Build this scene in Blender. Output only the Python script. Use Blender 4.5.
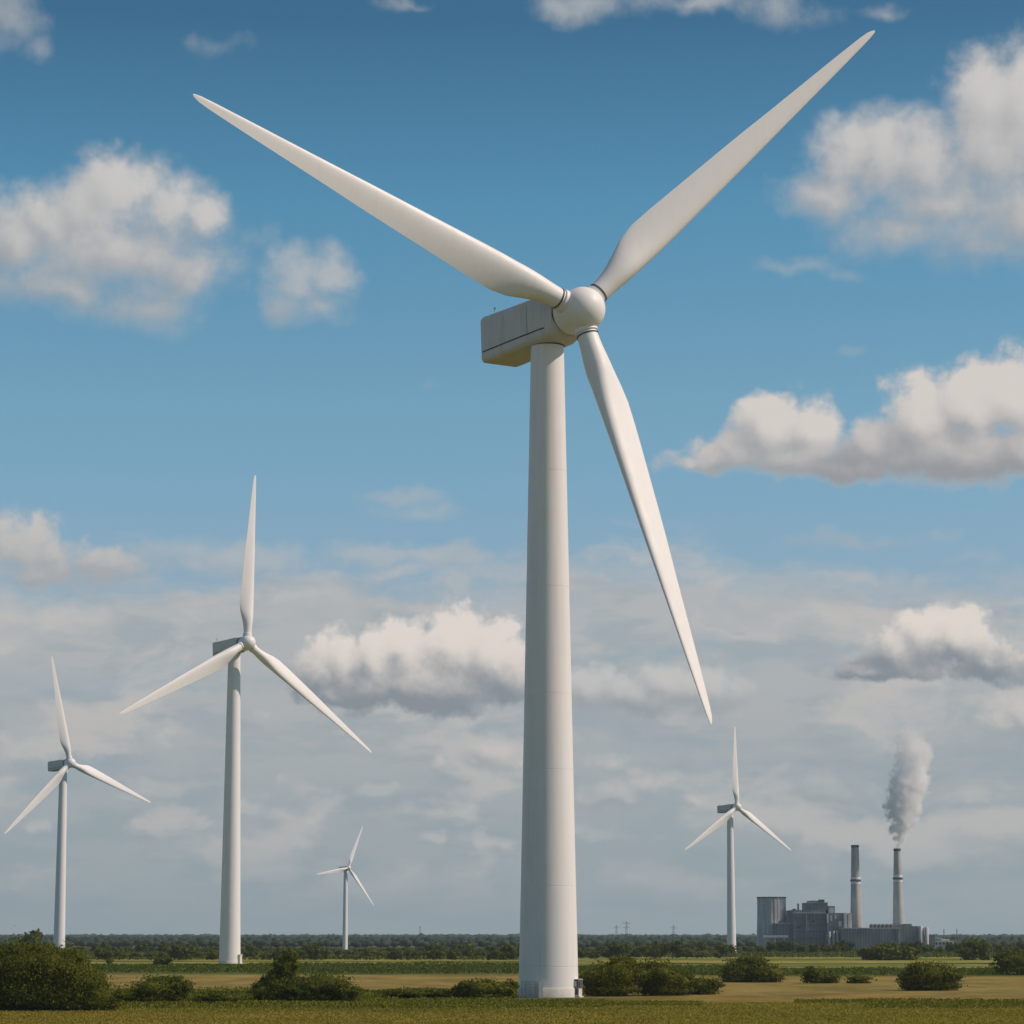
import bpy, bmesh, math, random
import numpy as np
from mathutils import Vector, Matrix

# ------------------------------------------------------------------ clean start
for o in list(bpy.data.objects):
    bpy.data.objects.remove(o)
sc = bpy.context.scene
COL = sc.collection
R = math.radians

# ------------------------------------------------------------------ camera
F = 2800.0                 # focal length in pixels of a 1024 px frame
HZ = 936.0                 # row of the horizon
CH = 11.0                  # camera height above the fields
PITCH = math.atan((HZ - 512.0) / F)
cam = bpy.data.cameras.new("camera")
cam.sensor_width = 36.0
cam.lens = F / 1024.0 * 36.0
cam.clip_start = 1.0
cam.clip_end = 60000.0
co = bpy.data.objects.new("camera", cam)
co.location = (0, 0, CH)
co.rotation_euler = (math.pi / 2 + PITCH, 0, 0)
COL.objects.link(co)
sc.camera = co

# ------------------------------------------------------------------ sun, exposure
SUN_A = R(84)              # to the right of straight behind the camera
SUN_E = R(43)
sdir = Vector((math.sin(SUN_A) * math.cos(SUN_E), -math.cos(SUN_A) * math.cos(SUN_E), math.sin(SUN_E)))
sun = bpy.data.lights.new("sun", 'SUN')
sun.energy = 3.85
sun.angle = R(0.53)
sun.color = (1.0, 0.795, 0.665)
so = bpy.data.objects.new("sun", sun)
so.rotation_euler = sdir.to_track_quat('Z', 'Y').to_euler()
so.location = (300, 0, 400)
COL.objects.link(so)

sc.view_settings.view_transform = 'Standard'
sc.view_settings.look = 'None'
sc.view_settings.exposure = 0.0
sc.view_settings.gamma = 1.0
sc.render.engine = 'CYCLES'
sc.cycles.use_denoising = True
sc.cycles.volume_bounces = 12
sc.cycles.max_bounces = 14
sc.cycles.diffuse_bounces = 3
sc.cycles.transparent_max_bounces = 12


# ------------------------------------------------------------------ pixel <-> place (used to lay the place out)
FW = Vector((0, math.cos(PITCH), math.sin(PITCH)))
UP = Vector((0, -math.sin(PITCH), math.cos(PITCH)))
RT = Vector((1, 0, 0))
CAM = Vector((0, 0, CH))


def ray(px, py):
    return ((px - 512) / F) * RT - ((py - 512) / F) * UP + FW


def ground(px, py):
    r = ray(px, py)
    return CAM + r * (CH / -r.z)


def at(px, py, Y):
    r = ray(px, py)
    return CAM + r * (Y / r.y)


def proj(P):
    q = P - CAM
    d = q.dot(FW)
    return (512 + F * q.dot(RT) / d, 512 - F * q.dot(UP) / d)


# ------------------------------------------------------------------ node helper
class NT:
    def __init__(self, tree):
        self.t = tree
        self.n = tree.nodes
        self.l = tree.links

    def node(self, typ, **kw):
        n = self.n.new(typ)
        for k, v in kw.items():
            setattr(n, k, v)
        return n

    def put(self, sock, v):
        if isinstance(v, bpy.types.NodeSocket):
            self.l.new(v, sock)
        elif v is not None:
            sock.default_value = v

    def m(self, op, a, b=None, c=None, clamp=False):
        n = self.node('ShaderNodeMath', operation=op, use_clamp=clamp)
        for i, v in enumerate((a, b, c)):
            self.put(n.inputs[i], v)
        return n.outputs[0]

    def vm(self, op, a, b=None, c=None):
        n = self.node('ShaderNodeVectorMath', operation=op)
        for i, v in enumerate((a, b, c)):
            self.put(n.inputs[i], v)
        return n.outputs['Value'] if op in ('LENGTH', 'DOT_PRODUCT', 'DISTANCE') else n.outputs['Vector']

    def noise(self, vec, scale, detail=4, rough=0.5, dim='3D', dist=0.0, lac=2.0, out='Fac', w=None):
        n = self.node('ShaderNodeTexNoise', noise_dimensions=dim)
        self.put(n.inputs['Vector'], vec)
        n.inputs['Scale'].default_value = scale
        n.inputs['Detail'].default_value = detail
        n.inputs['Roughness'].default_value = rough
        n.inputs['Lacunarity'].default_value = lac
        n.inputs['Distortion'].default_value = dist
        return n.outputs[out]

    def rng(self, v, a, b, c=0.0, d=1.0, smooth=False):
        n = self.node('ShaderNodeMapRange', clamp=True)
        n.interpolation_type = 'SMOOTHSTEP' if smooth else 'LINEAR'
        self.put(n.inputs['Value'], v)
        self.put(n.inputs['From Min'], a)
        self.put(n.inputs['From Max'], b)
        self.put(n.inputs['To Min'], c)
        self.put(n.inputs['To Max'], d)
        return n.outputs['Result']

    def mix(self, f, a, b, blend='MIX'):
        n = self.node('ShaderNodeMix', data_type='RGBA', blend_type=blend)
        self.put(n.inputs[0], f)
        for s, v in ((n.inputs[6], a), (n.inputs[7], b)):
            if isinstance(v, (tuple, list)) and len(v) == 3:
                v = (*v, 1.0)
            self.put(s, v)
        return n.outputs[2]

    def ramp(self, f, stops, interp='LINEAR'):
        n = self.node('ShaderNodeValToRGB')
        cr = n.color_ramp
        cr.interpolation = interp
        while len(cr.elements) < len(stops):
            cr.elements.new(0.5)
        for e, (p, c) in zip(cr.elements, stops):
            e.position = p
            e.color = (*c, 1.0)
        self.put(n.inputs[0], f)
        return n.outputs[0]

    def sep(self, v):
        n = self.node('ShaderNodeSeparateXYZ')
        self.put(n.inputs[0], v)
        return n.outputs

    def comb(self, x, y, z=0.0):
        n = self.node('ShaderNodeCombineXYZ')
        for i, v in enumerate((x, y, z)):
            self.put(n.inputs[i], v)
        return n.outputs[0]


def lin(r, g, b):
    f = lambda c: (c / 255 / 12.92) if c / 255 <= 0.04045 else ((c / 255 + 0.055) / 1.055) ** 2.4
    return (f(r), f(g), f(b))


# ------------------------------------------------------------------ world: sky and clouds
world = bpy.data.worlds.new("World")
sc.world = world
world.use_nodes = True
W = NT(world.node_tree)
W.n.clear()
w_out = W.node('ShaderNodeOutputWorld')
sky = W.node('ShaderNodeTexSky', sky_type='NISHITA')
sky.sun_disc = False
sky.sun_elevation = SUN_E
sky.sun_rotation = math.pi - SUN_A
sky.altitude = 20.0
sky.air_density = 1.0
sky.dust_density = 0.8
sky.ozone_density = 1.5
tc = W.node('ShaderNodeTexCoord')
dirv = tc.outputs['Generated']
dx, dy, dz = W.sep(dirv)
az = W.m('ARCTAN2', dx, dy)
el = W.m('ARCSINE', dz)
U = W.m('MULTIPLY', az, 28.0)          # bearing and height in units of 1/28 rad
V = W.m('MULTIPLY', el, 28.0)
P = W.comb(U, V, 0.0)


def uv(px, py):
    d = ray(px, py).normalized()
    return (math.atan2(d.x, d.y) * 28.0, math.asin(d.z) * 28.0)


# clear-sky colour: the physical sky, tinted the way this air looks (deeper blue overhead)
tint = W.ramp(W.m('DIVIDE', el, 0.4, clamp=True), [(0.0, (0.80, 0.93, 1.06)), (0.30, (0.78, 0.95, 1.06)), (0.475, (0.69, 0.99, 1.0)), (0.65, (0.465, 0.905, 0.96)), (0.81, (0.275, 0.59, 0.675)), (1.0, (0.25, 0.52, 0.62))])
skyc = W.mix(1.0, sky.outputs[0], tint, 'MULTIPLY')
skyc = W.mix(W.rng(el, 0.06, 0.17, 0.85, 0.0, True), skyc, tuple(c * 10 for c in lin(146, 160, 170)))

# turbulence shared by the clouds, sampled here and again a step towards the sun
LX, LY = 0.20, 0.17


def turb(p, sc_):
    f = W.noise(p, 0.8 * sc_, 9, 0.55, '2D')
    vor = W.node('ShaderNodeTexVoronoi', voronoi_dimensions='2D', feature='F1')
    vor.inputs['Scale'].default_value = 1.5 * sc_
    vor.inputs['Detail'].default_value = 2.0
    vor.inputs['Roughness'].default_value = 0.5
    wp = W.vm('MULTIPLY_ADD', W.noise(p, 1.5 * sc_, 4, 0.55, '2D', out='Color'), (0.6 / sc_, 0.6 / sc_, 0.0), p)
    W.put(vor.inputs['Vector'], wp)
    return f, vor.outputs['Distance']


class Turb:
    def __init__(self, sc_, wx, wy):
        self.P2 = W.vm('ADD', P, (LX / sc_, LY / sc_, 0.0))
        self.f0, self.b0 = turb(P, sc_)
        self.f1, self.b1 = turb(self.P2, sc_)
        self.fine = W.noise(P, 4.5 * sc_, 7, 0.62, '2D')
        self.warp = W.vm('SUBTRACT', W.noise(P, 1.0 * sc_, 6, 0.56, '2D', out='Color'), (0.5, 0.5, 0.5))
        wv = W.vm('MULTIPLY', self.warp, (wx, wy, 0.0))
        self.Q0 = W.vm('ADD', P, wv)
        self.Q1 = W.vm('ADD', self.P2, wv)


TB = Turb(1.0, 0.6, 0.5)
TS = Turb(1.9, 0.34, 0.26)
warp = TB.warp
fine = TB.fine
f0 = TB.f0


def tsum(f, b, fa, ba):
    x = W.m('MULTIPLY', W.m('SUBTRACT', f, 0.5), fa)
    y = W.m('MULTIPLY', W.m('SUBTRACT', 0.42, b), ba)
    return W.m('ADD', x, y)


def blobfield(q, blobs):
    acc = None
    for (x, y, rx, ry) in blobs:
        u, v = uv(x, y)
        a, b = 100.0 / (rx * 1.1), 100.0 / (ry * 1.1)
        t = W.vm('LENGTH', W.vm('MULTIPLY_ADD', q, (a, b, 0.0), (-u * a, -v * b, 0.0)))
        s = W.m('SUBTRACT', 1.0, t)
        if acc is None:
            acc = s
        else:
            n = W.node('ShaderNodeMath', operation='SMOOTH_MAX')
            W.put(n.inputs[0], acc)
            W.put(n.inputs[1], s)
            n.inputs[2].default_value = 0.35
            acc = n.outputs[0]
    return acc


def cloud(col, alp, blobs, base, top, lit, dark, opac=1.0, soft=0.34, fa=1.1, ba=0.55, basesoft=0.22, emb=0.8, grad=0.8, bias=0.12, T=None, fa2=0.22):
    """one cumulus: rounded masses, a flatter base, sun from the upper right"""
    T = T or TS
    e0 = blobfield(T.Q0, blobs)
    e1 = blobfield(T.Q1, blobs)
    d0 = W.m('ADD', e0, tsum(T.f0, T.b0, fa, ba))
    d1 = W.m('ADD', e1, tsum(T.f1, T.b1, fa, ba))
    vb = uv(512, base)[1]
    vt = uv(512, top)[1]
    flat = W.rng(W.m('MULTIPLY_ADD', W.m('SUBTRACT', T.f0, 0.5), 0.7, V), vb - basesoft, vb + basesoft, 0, 1, True)
    s = W.m('MULTIPLY', W.m('SUBTRACT', W.m('ADD', e0, tsum(T.f0, T.b0, fa, ba * 0.45)), W.m('ADD', e1, tsum(T.f1, T.b1, fa, ba * 0.45))), emb)
    d0 = W.m('MULTIPLY_ADD', W.m('SUBTRACT', flat, 1.0), 0.9, d0)
    d0 = W.m('MULTIPLY_ADD', W.m('SUBTRACT', T.fine, 0.5), fa2, d0)
    d0 = W.m('ADD', d0, bias)
    h = W.rng(V, vb, vt, 0, 1)
    # crisp sunlit tops, ragged soft bases
    sf = W.rng(h, 0.0, 0.8, soft * 1.7, soft)
    a = W.m('MULTIPLY', W.rng(d0, 0.0, sf, 0, 1, True), opac)
    s = W.m('ADD', s, W.m('MULTIPLY', W.m('SUBTRACT', h, 0.42), grad))
    s = W.m('ADD', s, 0.45)
    s = W.m('MULTIPLY_ADD', W.m('SUBTRACT', T.fine, 0.5), 0.25, s)
    s = W.rng(s, 0.0, 1.0, 0, 1, True)
    c = W.mix(s, dark, lit)
    return W.mix(a, col, c), W.m('MAXIMUM', alp, a)


col, alp = (0.3, 0.32, 0.33, 1), 0.0

# high thin veil: long pale streaks between the low cumulus and the blue
pv = W.vm('MULTIPLY', P, (0.34, 1.75, 0.0))
veil_n = W.noise(W.vm('ADD', pv, W.vm('MULTIPLY', warp, (1.0, 1.0, 0))), 1.0, 7, 0.56, '2D')
band = W.rng(V, uv(512, 650)[1], uv(512, 455)[1], 1, 0, True)
# bearing-dependent upper limit: veil starts higher on the left and right
veil_a = W.rng(W.m('MULTIPLY_ADD', band, 0.80, W.m('MULTIPLY', W.m('SUBTRACT', veil_n, 0.78), 1.15)), 0.0, 0.5, 0, 0.86, True)
low = W.rng(V, 0.0, uv(512, 560)[1], 0, 1)
veil_c = W.ramp(low, [(0.0, lin(160, 171, 174)), (0.25, lin(162, 170, 173)), (0.6, lin(177, 178, 179)), (1.0, lin(186, 185, 184))])
vn2 = W.noise(W.vm('MULTIPLY', P, (0.5, 1.9, 0)), 1.4, 6, 0.6, '2D')
veil_c = W.mix(W.rng(vn2, 0.42, 0.66, 0, 0.42, True), veil_c, lin(134, 154, 165))
vn3 = W.noise(W.vm('MULTIPLY_ADD', warp, (0.5, 0.3, 0), W.vm('MULTIPLY', P, (0.55, 1.25, 0))), 1.15, 9, 0.58, '2D')
layer_a = W.m('MULTIPLY', W.rng(vn3, 0.48, 0.64, 0, 0.68, True), W.rng(V, 0.15, 0.9, 0, 1))
veil_c = W.mix(layer_a, veil_c, lin(203, 195, 189))
haze_a = W.rng(V, 0.0, uv(512, 760)[1], 0.85, 0.0, True)
front = W.rng(W.m('ABSOLUTE', az), 0.28, 0.42, 1, 0, True)
col = veil_c
alp = W.m('MAXIMUM', veil_a, haze_a)

WARM = lin(228, 218, 209)
LOWL = lin(212, 203, 196)
LOWD = lin(148, 155, 161)
TH = dict(opac=0.6, soft=1.0, fa=2.0, ba=0.2, basesoft=0.6, T=TB, bias=0.1, fa2=0.5)
LO = dict(opac=0.72, soft=0.75, bias=0.25, fa=1.2, ba=0.5, emb=0.6, grad=0.9)
BG = dict(opac=0.93, soft=0.95, emb=0.4, grad=0.75, basesoft=0.8, T=TB, bias=0.5, ba=0.42, fa=0.85, fa2=0.5)
CU = dict(opac=0.97, soft=0.38, emb=0.55, grad=1.35, bias=0.26, fa=0.6, ba=0.5, basesoft=0.15, fa2=0.36)
CL = [
    # small far puffs low over the land
    ([(440, 768, 20, 14), (425, 772, 14, 8)], 780, 752, LOWL, LOWD, LO),
    ([(495, 752, 34, 22), (520, 760, 24, 18), (478, 764, 20, 12)], 778, 732, LOWL, LOWD, LO),
    ([(620, 798, 50, 18), (655, 790, 28, 20), (588, 803, 30, 12), (690, 800, 26, 9)], 812, 768, LOWL, LOWD, LO),
    ([(615, 765, 34, 18), (640, 772, 24, 12)], 784, 748, LOWL, LOWD, dict(LO, opac=0.6)),
    ([(820, 793, 36, 22), (852, 800, 30, 15), (785, 788, 24, 10)], 812, 768, lin(186, 186, 185), LOWD, dict(LO, opac=0.7)),
    ([(1005, 728, 34, 24), (1035, 722, 40, 28)], 752, 698, LOWL, LOWD, dict(LO, opac=0.85)),
    ([(280, 818, 36, 12), (252, 812, 18, 10), (310, 824, 20, 7)], 832, 800, LOWL, LOWD, dict(LO, opac=0.5)),
    ([(480, 848, 30, 13), (440, 836, 22, 9), (505, 845, 14, 10)], 860, 826, LOWL, LOWD, dict(LO, opac=0.5)),
    ([(33, 830, 14, 9)], 840, 820, LOWL, LOWD, dict(LO, opac=0.5)),
    ([(-2, 742, 22, 16)], 756, 724, LOWL, LOWD, LO),
    ([(600, 838, 50, 10), (575, 830, 20, 8)], 850, 822, LOWL, LOWD, dict(LO, opac=0.5)),
    ([(400, 815, 40, 12), (380, 790, 24, 9)], 828, 780, LOWL, LOWD, dict(LO, opac=0.35)),
    ([(970, 800, 40, 10), (935, 812, 24, 8)], 815, 788, LOWL, LOWD, dict(LO, opac=0.35)),
    # right part of the central bank, beyond the big tower
    ([(640, 697, 70, 24), (705, 690, 46, 26), (590, 690, 44, 24), (668, 682, 30, 22)], 724, 656, lin(206, 201, 197), lin(150, 154, 159), dict(CU, opac=0.85, soft=0.6)),
    # central cumulus
    ([(322, 676, 34, 32), (342, 668, 38, 40), (372, 662, 36, 36), (405, 658, 36, 36), (452, 646, 46, 38), (490, 660, 42, 42), (515, 682, 34, 34), (420, 690, 112, 28), (332, 694, 38, 22)],
     718, 612, WARM, lin(132, 139, 148), CU),
    # right cumulus over the power station
    ([(926, 634, 38, 36), (958, 640, 38, 36), (896, 654, 38, 30), (988, 662, 38, 28), (930, 674, 92, 22), (868, 678, 46, 13)],
     690, 600, WARM, lin(130, 138, 147), CU),
    ([(1020, 664, 26, 20), (1040, 658, 30, 26)], 688, 632, LOWL, LOWD, LO),
    # dim bank on the left
    ([(20, 546, 52, 36), (60, 556, 34, 26), (-30, 552, 60, 44), (40, 575, 90, 26), (95, 566, 60, 22)], 602, 508, lin(206, 199, 193), lin(156, 158, 162),
     dict(opac=0.9, soft=0.6, bias=0.16, ba=0.45, fa=0.7, emb=0.4, grad=0.8, basesoft=0.4)),
    ([(250, 560, 160, 22), (420, 555, 130, 16), (330, 600, 180, 24)], 640, 520, lin(190, 188, 186), lin(168, 170, 173), dict(opac=0.55, soft=0.9, fa=2.0, ba=0.2, basesoft=0.6)),
    ([(900, 590, 170, 22), (760, 600, 120, 18), (640, 580, 90, 14)], 640, 540, lin(188, 187, 186), lin(168, 170, 173), dict(opac=0.5, soft=0.9, fa=2.0, ba=0.2, basesoft=0.6)),
    # right bank
    ([(772, 424, 36, 34), (812, 426, 38, 30), (745, 450, 34, 24), (790, 452, 66, 28), (715, 462, 40, 18), (690, 466, 34, 13)],
     490, 386, lin(216, 208, 202), lin(158, 160, 163), dict(CU, T=TB, soft=0.5, basesoft=0.3, grad=1.1, fa2=0.45, bias=0.34)),
    ([(925, 420, 48, 44), (975, 408, 50, 44), (1020, 400, 50, 44), (885, 446, 44, 34), (960, 456, 110, 44), (1030, 456, 60, 44), (870, 470, 50, 22)],
     497, 362, lin(216, 208, 202), lin(150, 151, 155), dict(CU, T=TB, soft=0.46, basesoft=0.3, grad=1.35, fa2=0.45, bias=0.3)),
    # big right cloud
    ([(850, 160, 44, 40), (885, 160, 46, 44), (930, 168, 54, 52), (985, 96, 44, 44), (1000, 150, 60, 60), (1030, 110, 50, 60), (940, 205, 80, 44), (990, 235, 66, 40), (830, 195, 46, 28), (1020, 220, 60, 64), (900, 235, 70, 30)],
     294, 50, lin(210, 205, 201), lin(156, 157, 160), BG),
    ([(795, 268, 80, 12), (850, 275, 50, 14)], 292, 250, lin(165, 172, 176), lin(140, 155, 165), TH),
    ([(850, 350, 26, 9)], 360, 340, lin(165, 172, 176), lin(140, 155, 165), dict(TH, opac=0.35)),
    # big left cloud and its companion
    ([(125, 192, 38, 40), (95, 212, 42, 38), (60, 228, 44, 38), (165, 215, 44, 36), (15, 248, 52, 40), (205, 220, 30, 28), (120, 255, 110, 46), (190, 270, 54, 44), (60, 292, 90, 34), (150, 306, 80, 30)],
     338, 144, lin(208, 203, 199), lin(150, 154, 159), BG),
    ([(298, 284, 34, 30), (328, 280, 26, 26), (280, 300, 28, 26), (315, 306, 36, 20)], 332, 254, lin(190, 190, 190), lin(150, 157, 164), dict(BG, opac=0.78)),
    ([(-8, 190, 20, 18)], 215, 170, lin(184, 184, 184), lin(150, 155, 160), TH),
    # wisps along the top
    ([(12, 20, 36, 50), (30, 55, 24, 30), (-20, 40, 40, 40)], 90, -20, lin(168, 172, 176), lin(130, 146, 160), dict(TH, opac=0.7)),
    ([(215, 48, 44, 16), (190, 45, 20, 14)], 66, 30, lin(140, 158, 172), lin(120, 142, 160), dict(TH, opac=0.4)),
    ([(590, 8, 60, 22), (560, 12, 40, 16), (690, 0, 60, 14), (800, 10, 70, 20), (880, 12, 30, 12), (420, 5, 50, 12)], 34, -30,
     lin(176, 180, 183), lin(140, 154, 165), dict(TH, opac=0.75, bias=0.2)),
    ([(430, 505, 80, 12), (400, 490, 50, 8)], 530, 480, lin(176, 180, 182), lin(160, 170, 176), dict(TH, opac=0.45)),
    ([(880, 540, 90, 10), (950, 560, 90, 12)], 575, 525, lin(176, 180, 182), lin(160, 170, 176), dict(TH, opac=0.5)),
    ([(430, 388, 24, 12)], 405, 375, lin(165, 172, 176), lin(140, 155, 165), dict(TH, opac=0.3)),
]
for (bl, base, top, lit, dark, kw) in CL:
    col, alp = cloud(col, alp, bl, base, top, lit, dark, **kw)

# elsewhere round the sky: broken cumulus of the same kind
gen = W.noise(W.vm('MULTIPLY', dirv, (2.2, 2.2, 5.0)), 1.6, 8, 0.56, '3D')
gen_a = W.m('MULTIPLY', W.rng(gen, 0.52, 0.64, 0, 1, True), W.rng(dz, 0.0, 0.1, 0, 1))
gen_c = W.mix(W.rng(gen, 0.5, 0.75), lin(205, 200, 196), lin(150, 152, 156))
gen_a = W.m('MAXIMUM', gen_a, haze_a)
col = W.mix(front, gen_c, col)
alp = W.m('ADD', W.m('MULTIPLY', front, alp), W.m('MULTIPLY', W.m('SUBTRACT', 1.0, front), gen_a))
bg1 = W.node('ShaderNodeBackground')
W.put(bg1.inputs['Color'], skyc)
bg1.inputs['Strength'].default_value = 0.10
bg2 = W.node('ShaderNodeBackground')
W.put(bg2.inputs['Color'], col)
bg2.inputs['Strength'].default_value = 1.0
mx = W.node('ShaderNodeMixShader')
W.put(mx.inputs[0], alp)
W.l.new(bg1.outputs[0], mx.inputs[1])
W.l.new(bg2.outputs[0], mx.inputs[2])
W.l.new(mx.outputs[0], w_out.inputs['Surface'])
world.cycles.sampling_method = 'MANUAL'
world.cycles.sample_map_resolution = 512


# ------------------------------------------------------------------ objects: naming and building helpers
def tag(o, label=None, cat=None, group=None, kind=None):
    if label:
        o['label'] = label
    if cat:
        o['category'] = cat
    if group:
        o['group'] = group
    if kind:
        o['kind'] = kind
    return o


def empty(name, loc, label, cat, group=None):
    o = bpy.data.objects.new(name, None)
    o.location = loc
    o.empty_display_size = 1.0
    COL.objects.link(o)
    return tag(o, label, cat, group)


class MB:
    """collects vertices and faces in world metres"""

    def __init__(self):
        self.v = []
        self.f = []

    def add(self, vs, fs):
        k = len(self.v)
        self.v += [tuple(p) for p in vs]
        self.f += [tuple(i + k for i in q) for q in fs]
        return self

    def box(self, x0, x1, y0, y1, z0, z1):
        vs = [(x, y, z) for z in (z0, z1) for y in (y0, y1) for x in (x0, x1)]
        fs = [(0, 2, 3, 1), (4, 5, 7, 6), (0, 1, 5, 4), (2, 6, 7, 3), (0, 4, 6, 2), (1, 3, 7, 5)]
        return self.add(vs, fs)

    def loft(self, rings, cap0=True, cap1=True):
        n = len(rings[0])
        vs = [p for r in rings for p in r]
        fs = []
        for k in range(len(rings) - 1):
            for i in range(n):
                j = (i + 1) % n
                fs.append((k * n + i, k * n + j, (k + 1) * n + j, (k + 1) * n + i))
        if cap0:
            fs.append(tuple(range(n - 1, -1, -1)))
        if cap1:
            fs.append(tuple(range((len(rings) - 1) * n, len(rings) * n)))
        return self.add(vs, fs)

    def lathe(self, prof, org, ax, n=48, cap0=True, cap1=True):
        """prof = [(radius, distance along axis)]"""
        ax = Vector(ax).normalized()
        e1 = ax.orthogonal().normalized()
        e2 = ax.cross(e1)
        org = Vector(org)
        rings = []
        for (r, z) in prof:
            rings.append([org + ax * z + (e1 * math.cos(2 * math.pi * i / n) + e2 * math.sin(2 * math.pi * i / n)) * r for i in range(n)])
        return self.loft(rings, cap0, cap1)

    def tube(self, a, b, r, n=8, r2=None):
        a, b = Vector(a), Vector(b)
        return self.lathe([(r, 0), (r if r2 is None else r2, (b - a).length)], a, b - a, n)

    def build(self, name, mat, parent=None, smooth=False, origin=None, angle=40):
        me = bpy.data.meshes.new(name)
        org = Vector(origin) if origin is not None else Vector((0, 0, 0))
        me.from_pydata([tuple(Vector(p) - org) for p in self.v], [], self.f)
        me.materials.append(mat)
        me.update()
        bm = bmesh.new()
        bm.from_mesh(me)
        bmesh.ops.recalc_face_normals(bm, faces=bm.faces)
        bm.to_mesh(me)
        bm.free()
        if smooth:
            me.polygons.foreach_set('use_smooth', [True] * len(me.polygons))
            me.set_sharp_from_angle(angle=R(angle))
        o = bpy.data.objects.new(name, me)
        COL.objects.link(o)
        o.location = org
        if parent is not None:
            o.parent = parent
            base = Vector(parent.location)
            pp = parent.parent
            while pp is not None:
                base += Vector(pp.location)
                pp = pp.parent
            o.location = org - base
        return o


def np_mesh(name, verts, quads, mat, parent=None, loc=(0, 0, 0), smooth=False):
    me = bpy.data.meshes.new(name)
    nv, nf, k = len(verts), len(quads), quads.shape[1]
    me.vertices.add(nv)
    me.vertices.foreach_set('co', np.asarray(verts, dtype=np.float32).ravel())
    me.loops.add(nf * k)
    me.loops.foreach_set('vertex_index', np.asarray(quads, dtype=np.int32).ravel())
    me.polygons.add(nf)
    me.polygons.foreach_set('loop_start', np.arange(0, nf * k, k, dtype=np.int32))
    me.polygons.foreach_set('loop_total', np.full(nf, k, dtype=np.int32))
    if smooth:
        me.polygons.foreach_set('use_smooth', np.ones(nf, dtype=bool))
    me.update(calc_edges=True)
    me.validate()
    me.materials.append(mat)
    o = bpy.data.objects.new(name, me)
    COL.objects.link(o)
    o.location = loc
    if parent is not None:
        o.parent = parent
    return o


# ------------------------------------------------------------------ materials
def mat_new(name):
    m = bpy.data.materials.new(name)
    m.use_nodes = True
    t = NT(m.node_tree)
    b = t.n['Principled BSDF']
    return m, t, b


def plain(name, colr, rough=0.6, var=0.12, scale=0.5, metal=0.0):
    m, t, b = mat_new(name)
    g = t.node('ShaderNodeNewGeometry')
    n = t.noise(g.outputs['Position'], scale, 5, 0.6)
    dk = tuple(c * (1 - var) for c in colr)
    lt = tuple(min(1, c * (1 + var)) for c in colr)
    t.put(b.inputs['Base Color'], t.mix(n, dk, lt))
    b.inputs['Roughness'].default_value = rough
    b.inputs['Metallic'].default_value = metal
    b.inputs['Specular IOR Level'].default_value = 0.3
    return m


def painted(name, colr, streak=0.10, rough=0.42):
    """weathered white paint: faint vertical run-off streaks and blotches"""
    m, t, b = mat_new(name)
    g = t.node('ShaderNodeNewGeometry')
    p = g.outputs['Position']
    s1 = t.noise(t.vm('MULTIPLY', p, (1.0, 1.0, 0.03)), 1.3, 6, 0.6)
    s2 = t.noise(p, 0.25, 5, 0.6)
    k = t.m('ADD', t.m('MULTIPLY', t.rng(s1, 0.48, 0.75), streak), t.m('MULTIPLY', t.rng(s2, 0.5, 0.8), streak * 0.6))
    c = t.mix(k, colr, (0.34, 0.31, 0.26))
    t.put(b.inputs['Base Color'], c)
    t.put(b.inputs['Roughness'], t.rng(s2, 0.3, 0.7, rough - 0.06, rough + 0.1))
    b.inputs['Specular IOR Level'].default_value = 0.35
    bump = t.node('ShaderNodeBump')
    bump.inputs['Strength'].default_value = 0.05
    bump.inputs['Distance'].default_value = 0.05
    t.put(bump.inputs['Height'], t.noise(p, 0.8, 3, 0.5))
    t.l.new(bump.outputs[0], b.inputs['Normal'])
    return m


WHITE = painted('tower_paint', (0.76, 0.755, 0.745), 0.14)
BLADE = painted('blade_gelcoat', (0.77, 0.765, 0.75), 0.07, 0.48)
NACG = painted('nacelle_shell', (0.57, 0.58, 0.575), 0.36, 0.55)
SEAM = plain('seam_rubber', (0.035, 0.035, 0.035), 0.7)
STEEL = plain('galvanised_steel', (0.30, 0.31, 0.32), 0.5, 0.2, 3.0, 0.3)
DARKG = plain('dark_steel', (0.08, 0.085, 0.09), 0.6)
CONC = plain('plinth_concrete', (0.62, 0.60, 0.55), 0.85, 0.25, 1.2)
CABW = plain('cabinet_white', (0.62, 0.61, 0.58), 0.5, 0.08)
WOOD = plain('weathered_post', (0.45, 0.42, 0.37), 0.8, 0.2, 4)


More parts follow.
